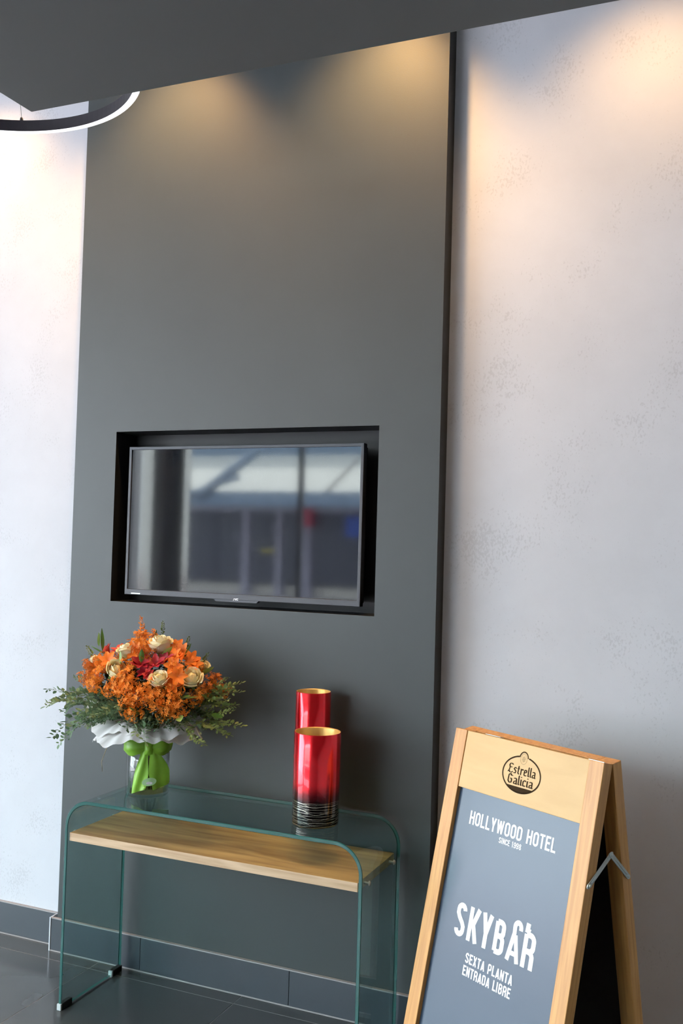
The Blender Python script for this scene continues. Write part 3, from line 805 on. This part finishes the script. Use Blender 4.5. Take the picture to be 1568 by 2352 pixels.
for k, (p, R_, d, op) in enumerate(roses):
    q = Vector(d).normalized().to_track_quat('Z', 'Y').to_euler()
    ob = link('rose', rose_mesh('rose', R_, k*1.7+0.3, op), bq, rel(Vector(p)-Vector(d).normalized()*R_*0.5), q)
    sepal(ob, R_*0.8)
# crimson and coral blooms (lily-like, few curved petals)
def bloom_mesh(name, mat, R_, n, seed, lift=0.7):
    r = random.Random(seed); m = MB()
    for k in range(n):
        a_ = 2*pi*k/n + r.uniform(-.2, .2); P = []; li = lift*r.uniform(.7, 1.2)
        for i in range(7):
            t = i/6; w = 0.30*R_*sin(pi*(0.12+0.80*t)); rad = R_*t*cos(li*(1-0.6*t)); z = R_*sin(li)*t*(1-0.25*t)
            P.append([(rad*cos(a_)-j*w*sin(a_), rad*sin(a_)+j*w*cos(a_), z+abs(j)*w*0.35) for j in (-1, -.5, 0, .5, 1)])
        m.grid(P)
    return m.mesh(name, M[mat] if isinstance(mat, str) else mat)
crm = [bloom_mesh('crimson_bloom', 'crimson', 0.036, 7, s, 0.95) for s in (1, 2)]
for k, p in enumerate(((-0.578,-0.320,1.150), (-0.530,-0.300,1.150), (-0.548,-0.325,1.122), (-0.506,-0.28,1.160))):
    link('crimson_bloom', crm[k % 2], bq, rel(p), Vector((rnd.uniform(-.4, .4), -.6, .8)).to_track_quat('Z', 'Y').to_euler())
cor = bloom_mesh('coral_bloom', 'coral', 0.034, 8, 5, 1.1)
link('coral_bloom', cor, bq, rel((-0.698,-0.270,1.175)), (0.3, -0.1, 0))
link('coral_bloom', cor, bq, rel((-0.765,-0.235,1.168)), (0.2, -0.7, 0.4), (0.8, 0.8, 1.1))
link('coral_bloom', cor, bq, rel((-0.535,-0.335,1.118)), (0.9, 0.1, 0.4), (0.7, 0.7, 0.7))
tng = [bloom_mesh('orange_bloom', 'tanger', 0.034, 6, s, 0.55) for s in (11, 12, 13)]
for k, p in enumerate(((-0.463,-0.300,1.148), (-0.440,-0.315,1.120), (-0.445,-0.225,1.165), (-0.470,-0.235,1.190), (-0.425,-0.235,1.150), (-0.500,-0.225,1.200), (-0.455,-0.320,1.092), (-0.620,-0.300,1.190), (-0.70,-0.33,1.155), (-0.48,-0.27,1.175), (-0.745,-0.30,1.125))):
    link('orange_bloom', tng[k % 3], bq, rel(p), Vector((rnd.uniform(-.5, .7), -.7, rnd.uniform(.2, .9))).to_track_quat('Z', 'Y').to_euler())
# sprays of tiny orange blossom
def spray_mesh(name, mat, R_, n, seed):
    r = random.Random(seed); m = MB()
    for k in range(n):
        while True:
            p = Vector((r.uniform(-1, 1), r.uniform(-1, 1), r.uniform(-0.4, 1)))
            if 0.35 < p.length < 1: break
        p = p*R_
        if k % 3 == 0: m.tube([(0, 0, -R_*0.6), p*0.5+Vector((0, 0, -.1*R_)), p], 0.0009, 3)
        nn = (p.normalized() + Vector((r.gauss(0, .4), r.gauss(0, .4), r.gauss(0, .4)))).normalized()
        a = nn.cross(Vector((0.3, 0.2, 1))).normalized(); b_ = nn.cross(a); s_ = R_*r.uniform(0.17, 0.30)
        ph = r.uniform(0, 6)
        for q in range(5):
            t = ph + q*2*pi/5; d = a*cos(t)+b_*sin(t); e_ = a*cos(t+.45)+b_*sin(t+.45); g_ = a*cos(t-.45)+b_*sin(t-.45)
            m.add([p, p+g_*s_*.55+nn*s_*.2, p+d*s_+nn*s_*.12, p+e_*s_*.55+nn*s_*.2], [(0, 1, 2, 3)])
    return m.mesh(name, mat)
spr = [spray_mesh('orange_spray', M['orange'], 0.036, 54, s) for s in range(4)] + [spray_mesh('orange_spray', M['rust'], 0.034, 50, s+20) for s in range(2)]
orange = [(-0.672,-0.195,1.225),(-0.621,-0.266,1.195),(-0.60,-0.24,1.205),(-0.566,-0.30,1.175),(-0.503,-0.214,1.190),(-0.46,-0.290,1.135),(-0.72,-0.335,1.125),(-0.795,-0.300,1.118),(-0.812,-0.29,1.090),
 (-0.727,-0.355,1.087),(-0.604,-0.364,1.108),(-0.57,-0.374,1.080),(-0.535,-0.375,1.050),(-0.588,-0.38,1.055),(-0.629,-0.372,1.088),(-0.478,-0.35,1.064),(-0.451,-0.34,1.040),(-0.426,-0.325,1.020),(-0.448,-0.32,1.080),
 (-0.372,-0.20,1.098),(-0.350,-0.18,1.070),(-0.379,-0.24,1.075),(-0.631,-0.18,1.215),(-0.739,-0.300,1.150),(-0.825,-0.25,1.125),(-0.576,-0.386,1.020),(-0.516,-0.356,1.08),(-0.55,-0.385,1.01),(-0.46,-0.335,1.005),
 (-0.69,-0.26,1.170),(-0.77,-0.31,1.075),(-0.655,-0.36,1.07),(-0.40,-0.26,1.05),(-0.585,-0.31,1.18),(-0.50,-0.365,1.045),(-0.43,-0.21,1.14),(-0.665,-0.25,1.19),(-0.62,-0.33,1.135),(-0.53,-0.24,1.16)]
for k, p in enumerate(orange):
    rust = p[0] < -0.78 or p[0] > -0.385 or k in (3, 33)
    d = (Vector(p) - Vector((BC.x, BC.y, 0.98))).normalized()
    link('orange_spray', spr[(4 + k % 2) if rust else k % 4], bq, rel(p), d.to_track_quat('Z', 'Y').to_euler(), (1, 1, rnd.uniform(.9, 1.15)))
m = MB()      # the upright plume on top
r = random.Random(4)
for k in range(60):
    t = k/59; p = Vector((0.006*sin(t*3), 0, 0.07*t)) + Vector((r.gauss(0, 1), r.gauss(0, 1), 0)).normalized()*0.012*(1-0.75*t)
    d = Vector((r.gauss(0, 1), r.gauss(0, 1), 1.2)).normalized(); s_ = d.cross(Vector((1, .3, .2))).normalized(); l_ = 0.012
    m.add([p, p+d*l_*.5+s_*.003, p+d*l_, p+d*l_*.5-s_*.003], [(0, 1, 2, 3)])
m.tube([(0, 0, -0.05), (0, 0, 0.06)], 0.0012, 4)
link('orange_plume', m.mesh('orange_plume', M['orange']), bq, rel((-0.672, -0.195, 1.222)))
# broad leaves
lf = leaf_mesh('leaf', M['leaf'], 0.070, 0.026); lfl = leaf_mesh('leaf', M['lightleaf'], 0.055, 0.022)
for p, d, ms, s_ in (((-0.79,-0.245,1.175), (-0.25, 0, 1), lf, 1.15), ((-0.765,-0.245,1.16), (-1, -.15, .28), lf, 1.15), ((-0.80,-0.25,1.19), (.1, 0, 1), lfl, .9), ((-0.648,-0.338,1.145), (-.1, -.1, 1), lfl, .9),
                     ((-0.53,-0.268,1.175), (.75, -.1, .55), lfl, 1.0), ((-0.42,-0.205,1.115), (1, -.1, .45), lfl, 1.15), ((-0.44,-0.315,1.050), (1, -.2, .12), lf, 1.0), ((-0.40,-0.32,1.055), (1, 0, .1), lfl, .8),
                     ((-0.59,-0.262,1.175), (-.5, -.3, .2), lf, .8), ((-0.46,-0.24,1.175), (.6, 0, .9), lf, .8), ((-0.42,-0.325,1.0), (.4, -.5, -.2), lfl, 1.1), ((-0.57,-0.33,1.16), (.2, -.3, .8), lf, .7),
                     ((-0.35,-0.24,1.0), (.8, -.3, -.2), lf, .9), ((-0.53,-0.38,1.0), (-.3, -.6, .3), lf, .8), ((-0.62,-0.18,1.2), (.2, .1, 1), lf, .8)):
    link('leaf', ms, bq, rel(p), orient(d, rnd.uniform(-.7, .7)), (s_, s_, s_))

# ------------------------------------------------------------------ sandwich board
fx, fy, yaw, W, tilt, sb, hh, t_, bt = 0.347, -0.372, -0.523, 0.543, 0.216, 0.047, 0.164, 0.035, 0.161
L_ = 1.05
board = empty('sandwich_board', (fx, fy, 0), yaw)
tag(board, 'wooden pavement sign with slate blue poster, folded open against the right plaster wall', 'sign')
# face frames: local (a across, s up the face, d depth)
def facemat(front=True):
    if front:
        ex = Vector((1, 0, 0)); es = Vector((0, sin(tilt), cos(tilt))); ed = Vector((0, cos(tilt), -sin(tilt)))
        M4 = Matrix((ex, ed, es)).transposed().to_4x4(); M4.translation = (0, 0, 0)
        return M4
    topf = Vector((0, sin(tilt)*L_ + cos(tilt)*t_, cos(tilt)*L_ - sin(tilt)*t_ + 0.002))
    es = Vector((0, -sin(bt), cos(bt))); ed = Vector((0, cos(bt), sin(bt)))
    M4 = Matrix((Vector((1, 0, 0)), ed, es)).transposed().to_4x4()
    L2 = (topf.z) / cos(bt)
    M4.translation = topf - es*L2
    return M4, L2
FM = facemat(True); BM, L2 = facemat(False)
def part(mb, name, mat, Mx, parent=board):
    o = mb.build(name, mat, parent)
    if parent is board: o.matrix_local = Mx
    return o
for a0, a1 in ((0, sb), (W-sb, W)):
    m = MB(); m.bbox(a0, a1, 0, t_, 0.008, L_, 0.0016); part(m, 'stile', M['pine'], FM)
    m = MB(); m.bbox(a0, a1, 0.001, t_, 0.006, L2-0.001, 0.0016); part(m, 'stile', M['pine'], BM)
m = MB(); m.bbox(sb+.0005, W-sb-.0005, 0.003, t_-0.001, L_-hh, L_-0.001, 0.0012); hd = part(m, 'header_panel', M['ply'], FM)
m = MB(); m.bbox(sb+.0005, W-sb-.0005, 0.001, t_-0.008, 0.06, 0.115, 0.0012); part(m, 'bottom_rail', M['pine'], FM)
m = MB(); m.bbox(sb+.0005, W-sb-.0005, 0.004, t_-0.001, L2-0.10, L2-0.001, 0.0012); part(m, 'top_rail', M['pine'], BM)
m = MB(); m.bbox(sb+.0005, W-sb-.0005, 0.004, t_-0.008, 0.06, 0.115, 0.0012); part(m, 'bottom_rail', M['pine'], BM)
m = MB(); m.box(sb+.0005, W-sb-.0005, 0.0135, 0.017, 0.115, L_-hh); ps = part(m, 'poster', M['poster'], FM)
m = MB(); m.box(sb+.0005, W-sb-.0005, 0.0175, 0.024, 0.115, L_-hh); part(m, 'backing_board', M['boardblack'], FM)
m = MB(); m.box(sb+.0005, W-sb-.0005, 0.012, 0.020, 0.115, L2-0.10); part(m, 'backing_board', M['boardblack'], BM)
m = MB(); m.box(W-sb-0.004, W-0.002, 0.0015, 0.006, L_, L_+0.0012); part(m, 'top_hinge', M['zinc'], FM)
m = MB(); m.box(0.10, 0.16, t_-0.012, t_+0.006, L_, L_+0.0012); part(m, 'top_hinge', M['zinc'], FM)
# folding stay on the right side (board coordinates)
Rz = Matrix.Rotation(-yaw, 3, 'Z')
def loc_(p): return Rz @ (Vector(p) - Vector((fx, fy, 0)))
pts = [loc_((0.907, -0.500, 0.727)), loc_((0.949, -0.427, 0.789)), loc_((0.983, -0.367, 0.724))]
for k, (p, q) in enumerate(((pts[0], pts[1]), (pts[1], pts[2]))):
    xx = W + 0.003 + 0.0025*k
    p2 = Vector((0, p.y, p.z)); q2 = Vector((0, q.y, q.z)); d = (q2-p2).normalized(); nn = Vector((0, -d.z, d.y)); w = 0.0062
    p2 -= d*0.004; q2 += d*0.004
    m = MB(); vs = []
    ring = [p2-nn*w, q2-nn*w, q2+d*w*.7-nn*w*.6, q2+d*w, q2+d*w*.7+nn*w*.6, q2+nn*w, p2+nn*w, p2-d*w*.7+nn*w*.6, p2-d*w, p2-d*w*.7-nn*w*.6]
    for x_ in (xx, xx+0.002): vs += [(x_, v.y, v.z) for v in ring]
    n_ = len(ring)
    m.add(vs, [tuple(range(n_)), tuple(range(2*n_-1, n_-1, -1))] + [(i, (i+1) % n_, n_+(i+1) % n_, n_+i) for i in range(n_)])
    st = m.build('folding_stay', M['zinc'], board)
    # pressed rib
    m = MB(); m.tube([(xx+0.0022, (p2+d*.014).y, (p2+d*.014).z), (xx+0.0022, (q2-d*.014).y, (q2-d*.014).z)], 0.0016, 6); m.build('rib', M['zinc'], st)
for k, p in enumerate(pts):
    m = MB(); c_ = (p.y, p.z); k_ = 14; vs = []
    x0 = W + 0.0002
    for r_, h_ in ((0.0038, 0.0), (0.0038, 0.0075), (0.0026, 0.0095), (0.0, 0.0098)):
        for q in range(k_): vs.append((x0+h_, c_[0]+r_*cos(2*pi*q/k_), c_[1]+r_*sin(2*pi*q/k_)))
    m.add(vs, [(i*k_+q, i*k_+(q+1) % k_, (i+1)*k_+(q+1) % k_, (i+1)*k_+q) for i in range(3) for q in range(k_)], 0, True)
    m.build('rivet', M['zinc'], board)

# ---- lettering
NST = [0]
def stroke(m, pts, w, y, join='r', close=False):
    """flat mitred ribbon in the x-z plane at depth y; each lies a hair above the last"""
    P = []
    for p in pts:
        p = Vector((p[0], p[1]))
        if not P or (p-P[-1]).length > w*0.02: P.append(p)
    NST[0] = (NST[0]+1) % 7
    y -= NST[0]*5e-5
    vs = []
    for i, p in enumerate(P):
        d0 = (p-P[i-1]).normalized() if i > 0 else (P[1]-p).normalized()
        d1 = (P[i+1]-p).normalized() if i < len(P)-1 else d0
        n0 = Vector((-d0.y, d0.x)); n1 = Vector((-d1.y, d1.x)); nm = n0+n1
        if nm.length < 0.2: nm = n0
        nm.normalize(); k = w/2/max(0.5, nm.dot(n0))
        vs += [(p.x-nm.x*k, y, p.y-nm.y*k), (p.x+nm.x*k, y, p.y+nm.y*k)]
    m.add(vs, [(2*i, 2*i+2, 2*i+3, 2*i+1) for i in range(len(P)-1)])

def arc(cx, cy, rx, ry, a0, a1, n=8):
    return [(cx+rx*cos(radians(a0+(a1-a0)*k/n)), cy+ry*sin(radians(a0+(a1-a0)*k/n))) for k in range(n+1)]

def glyph(c, g, h, w):
    """strokes of a bold condensed capital; g = glyph width, h = height, w = stroke"""
    k = w/2; l, r, b_, t = k, g-k, k, h-k; q = (r-l)/2; cx = (l+r)/2; mid = h*0.53
    ro = min(q, 0.16*h)
    def cup(x0, x1, ytop, ybot, top=True): pass
    O = arc(cx, t-q, q, q, 0, 180) + arc(cx, b_+q, q, q, 180, 360) + [(r, t-q)]
    D_ = {
     'H': [[(l, 0), (l, h)], [(r, 0), (r, h)], [(l, mid-k*.3), (r, mid-k*.3)]],
     'O': [O], '0': [O],
     'L': [[(l, h), (l, b_), (g, b_)], 's'],
     'Y': [[(l, h), (cx, h*0.42)], [(r, h), (cx, h*0.42)], [(cx, 0), (cx, h*0.45)]],
     'W': [[(l, h), (l+(r-l)*.22, k*.3)], [(l+(r-l)*.22, k*.3), (cx, h*.95)], [(cx, h*.95), (r-(r-l)*.22, k*.3)], [(r-(r-l)*.22, k*.3), (r, h)]],
     'D': [[(l, b_), (l, t)], [(l, t)] + arc(cx, t-q, q, q, 90, 0, 6)[1:] + arc(cx, b_+q, q, q, 0, -90, 6) + [(l, b_)]],
     'T': [[(0, t), (g, t)], [(cx, 0), (cx, h)]],
     'E': [[(g, t), (l, t), (l, b_), (g, b_)], 's', [(l, mid), (g*0.88, mid)]],
     'S': [arc(cx, t-q, q, q, 0, 180, 8) + [(l, h*.68), (l+(r-l)*.25, h*.57), (l+(r-l)*.75, h*.43), (r, h*.32)] + arc(cx, b_+q, q, q, 0, -180, 8)],
     'I': [[(l, 0), (l, h)]],
     'N': [[(l, 0), (l, h)], [(r, 0), (r, h)], [(l, h-k*.5), (r, k*.5)]],
     'C': [[(r, h*.66)] + arc(cx, t-q, q, q, 0, 180) + arc(cx, b_+q, q, q, 180, 360) + [(r, h*.34)]],
     '1': [[(cx, 0), (cx, h)], [(cx, t-k*.2), (l-k*.4, t-k*1.4)]],
     '9': [arc(cx, t-q, q, q, 0, 180) + arc(cx, h*.5+q*.6, q, q*.9, 180, 360), [(r, t-q), (r, b_+q)] + arc(cx, b_+q, q, q, 0, -180)[1:]],
     '8': [arc(cx, t-q*.9, q*.93, q*.9, 0, 360, 12), arc(cx, b_+q, q, q*1.05, 0, 360, 12), [(l, h*.62), (l, h*.66)]],
     'K': [[(l, 0), (l, h)], [(l+k, h*.40), (r, h)], [(l+k*1.3, h*.58), (r, 0)]],
     'B': [[(l, b_), (l, t)], [(l, t)] + arc(cx, t-q*.95, q*.95, q*.95, 90, 0, 6) + arc(cx, mid+q*.95, q*.95, q*.95, 0, -90, 6)[0:] + [(l, mid)],
           [(l, mid)] + arc(cx, mid-q, q, q, 90, 0, 6) + arc(cx, b_+q, q, q, 0, -90, 6) + [(l, b_)]],
     'A': [[(l*.85, 0), (cx, t+k*.4)], [(cx, t+k*.4), (g-l*.85, 0)], [(l+(r-l)*.22, h*.24), (r-(r-l)*.22, h*.24)]],
     'R': [[(l, 0), (l, t)], [(l, t)] + arc(cx, t-q, q, q, 90, 0, 6) + arc(cx, h*.47+q, q, q, 0, -90, 6) + [(l, h*.47)],
           [(l+k, h*.47)] + arc(cx, h*.47-q, q, q, 90, 0, 6) + [(r, 0)]],
     'X': [[(l, 0), (r, h)], [(l, h), (r, 0)]],
     'P': [[(l, 0), (l, t)], [(l, t)] + arc(cx, t-q, q, q, 90, 0, 6) + arc(cx, h*.42+q, q, q, 0, -90, 6) + [(l, h*.42)]],
    }
    return D_[c]
def text(m, s_, x0, x1, z0, h, w, y, gw=None, gap=0.35):
    """set s_ between x0 and x1"""
    wd = {'I': 0.42, '1': 0.7, ' ': 0.55, 'W': 1.42, 'T': 0.92, 'L': 0.85, 'E': 0.88}
    tot = sum(wd.get(c, 1.0) for c in s_) + gap*(len(s_)-1)*0.5
    u = (x1-x0)/tot; x = x0
    for c in s_:
        g = u*wd.get(c, 1.0)
        if c == 'I': g = w
        if c != ' ':
            st = glyph(c, g, h, w); i = 0
            while i < len(st):
                jn = 'r'
                if i+1 < len(st) and st[i+1] == 's': jn = 's'
                stroke(m, [(x+px_, z0+pz_) for px_, pz_ in st[i]], w, y, jn)
                i += 2 if jn == 's' else 1
        x += u*(wd.get(c, 1.0) + gap*0.5)
PY = 0.0132
for s_, x0, x1, z0, h, w in (('HOLLYWOOD HOTEL', 0.105, 0.424, 0.7925, 0.0375, 0.0057), ('SINCE 1998', 0.227, 0.309, 0.770, 0.0155, 0.0025),
                          ('SEXTA PLANTA', 0.178, 0.352, 0.4345, 0.0262, 0.0043), ('ENTRADA LIBRE', 0.176, 0.352, 0.4010, 0.0262, 0.0043)):
    m = MB(); text(m, s_, x0, x1, z0, h, w, PY); m.build('lettering', M['white'], ps)
# the large line, its last two letters grow a hook and a raised stem
m = MB(); gw = 0.0405; h = 0.090; w = 0.0142; z0 = 0.4905
xs_ = [0.118, 0.168, 0.215, 0.266, 0.3145, 0.368]
for c, x in zip('SKYB', xs_[:4]):
    g_ = gw*(1.02 if c in 'KY' else 0.95)
    for st in glyph(c, g_, h, w): stroke(m, [(x+a_, z0+b_) for a_, b_ in st], w, PY, 'r')
x = xs_[4]
stroke(m, [(x+0.006, z0), (x+0.0195, z0+0.072)] + arc(x+0.029, z0+0.088, 0.0105, 0.0125, 180, 0, 10) + [(x+0.0395, z0+0.083)], w*.92, PY)
stroke(m, [(x+0.0245, z0+0.068), (x+0.041, z0)], w*.92, PY)
stroke(m, [(x+0.011, z0+0.021), (x+0.034, z0+0.021)], w*.85, PY)
x = xs_[5]
for st in glyph('R', gw*1.02, h, w): stroke(m, [(x+a_, z0+b_) for a_, b_ in st], w, PY)
stroke(m, [(x+w/2, z0+h-.004), (x+w/2+0.0015, z0+h+0.020)], w, PY)
stroke(m, [(x+w/2+0.004, z0+h-.004), (x+w*0.9+0.001, z0+h+0.008)], w*.8, PY)
m.build('lettering', M['white'], ps)

# emblem on the header
HY = 0.0026
m = MB(); cx, cz = 0.2765, 0.9655; ex, ez = 0.0685, 0.0490
el_ = [(cx+ex*cos(radians(a_)), cz+ez*sin(radians(a_))) for a_ in range(104, 437, 6)]
stroke(m, el_, 0.0042, HY)
stroke(m, arc(cx+0.0005, cz+ez-0.0055, 0.0155, 0.0185, 172, 8, 14), 0.0034, HY)
zc = -0.034
al = math.asin(zc/ez)
seg = [(cx+ex*cos(al+(-pi-2*al)*k/20), cz+ez*sin(al+(-pi-2*al)*k/20)) for k in range(21)]
m.add([(a_, HY-0.0001, b_) for a_, b_ in seg], [tuple(range(21))])
m.build('emblem_outline', M['ink'], hd)
m = MB(); mc = (cx+0.0005, cz+ez-0.0065)
stroke(m, arc(mc[0], mc[1], 0.0118, 0.0140, 0, 360, 20), 0.0012, HY)
for k in range(3):
    a_ = radians(60*k+15); stroke(m, [(mc[0]-0.0075*cos(a_), mc[1]-0.009*sin(a_)), (mc[0]+0.0075*cos(a_), mc[1]+0.009*sin(a_))], 0.0014, HY)
stroke(m, arc(mc[0], mc[1], 0.0050, 0.0060, 0, 360, 10), 0.0014, HY)
m.build('emblem_medallion', M['ink_soft'], hd)
GL = {'E': (0.60, [[(.54,.86),(.40,.99),(.24,.96),(.14,.80),(.22,.56),(.15,.22),(.04,.08)], [(.15,.22),(.30,.03),(.44,.04),(.56,.18)], [(.22,.56),(.46,.62)]]),
      's': (0.44, [[(.38,.56),(.22,.66),(.10,.50),(.34,.26),(.26,.06),(.08,.10)]]),
      't': (0.34, [[(.16,.86),(.14,.14),(.26,.03)], [(.03,.60),(.30,.60)]]),
      'r': (0.40, [[(.12,.64),(.12,.03)], [(.14,.50),(.26,.64),(.37,.54)]]),
      'e': (0.44, [[(.12,.32),(.36,.44),(.30,.62),(.20,.64),(.09,.48),(.09,.14),(.20,.03),(.37,.12)]]),
      'l': (0.24, [[(.11,.98),(.11,.12),(.19,.03)]]),
      'a': (0.46, [[(.09,.56),(.24,.65),(.35,.54),(.35,.10),(.43,.02)], [(.34,.38),(.12,.28),(.09,.10),(.19,.03),(.33,.12)]]),
      'G': (0.60, [[(.54,.80),(.40,.80),(.30,.98),(.12,.84),(.09,.24),(.26,.03),(.44,.14),(.44,.46),(.30,.52)]]),
      'i': (0.24, [[(.11,.64),(.11,.12),(.19,.03)], [(.09,.84),(.14,.90)]]),
      'c': (0.40, [[(.36,.54),(.24,.65),(.09,.50),(.09,.14),(.20,.03),(.35,.12)]])}
def nibtext(m, s_, x0, x1, z0, H_, y):
    tot = sum(GL[c][0] for c in s_); ux_ = (x1-x0)/tot; x = x0
    nib = Vector((0.063*ux_, 0.033*H_))
    for c in s_:
        for st in GL[c][1]:
            P = [Vector((x+px_*ux_, z0+pz_*H_)) for px_, pz_ in st]
            for a, b_ in zip(P[:-1], P[1:]):
                NST[0] = (NST[0]+1) % 9; yy = y - NST[0]*4e-5
                m.add([(q.x, yy, q.y) for q in (a-nib, a+nib, b_+nib, b_-nib)], [(0, 1, 2, 3)])
                e2 = Vector((nib.x*.75, -nib.y*.9)); yy -= 2e-5
                m.add([(q.x, yy, q.y) for q in (a-e2, a+e2, b_+e2, b_-e2)], [(0, 1, 2, 3)])
        x += GL[c][0]*ux_
m = MB(); nibtext(m, 'Estrella', 0.2255, 0.3275, 0.9640, 0.0265, HY); nibtext(m, 'Galicia', 0.2290, 0.3235, 0.9360, 0.0265, HY)
m.build('emblem_lettering', M['ink'], hd)
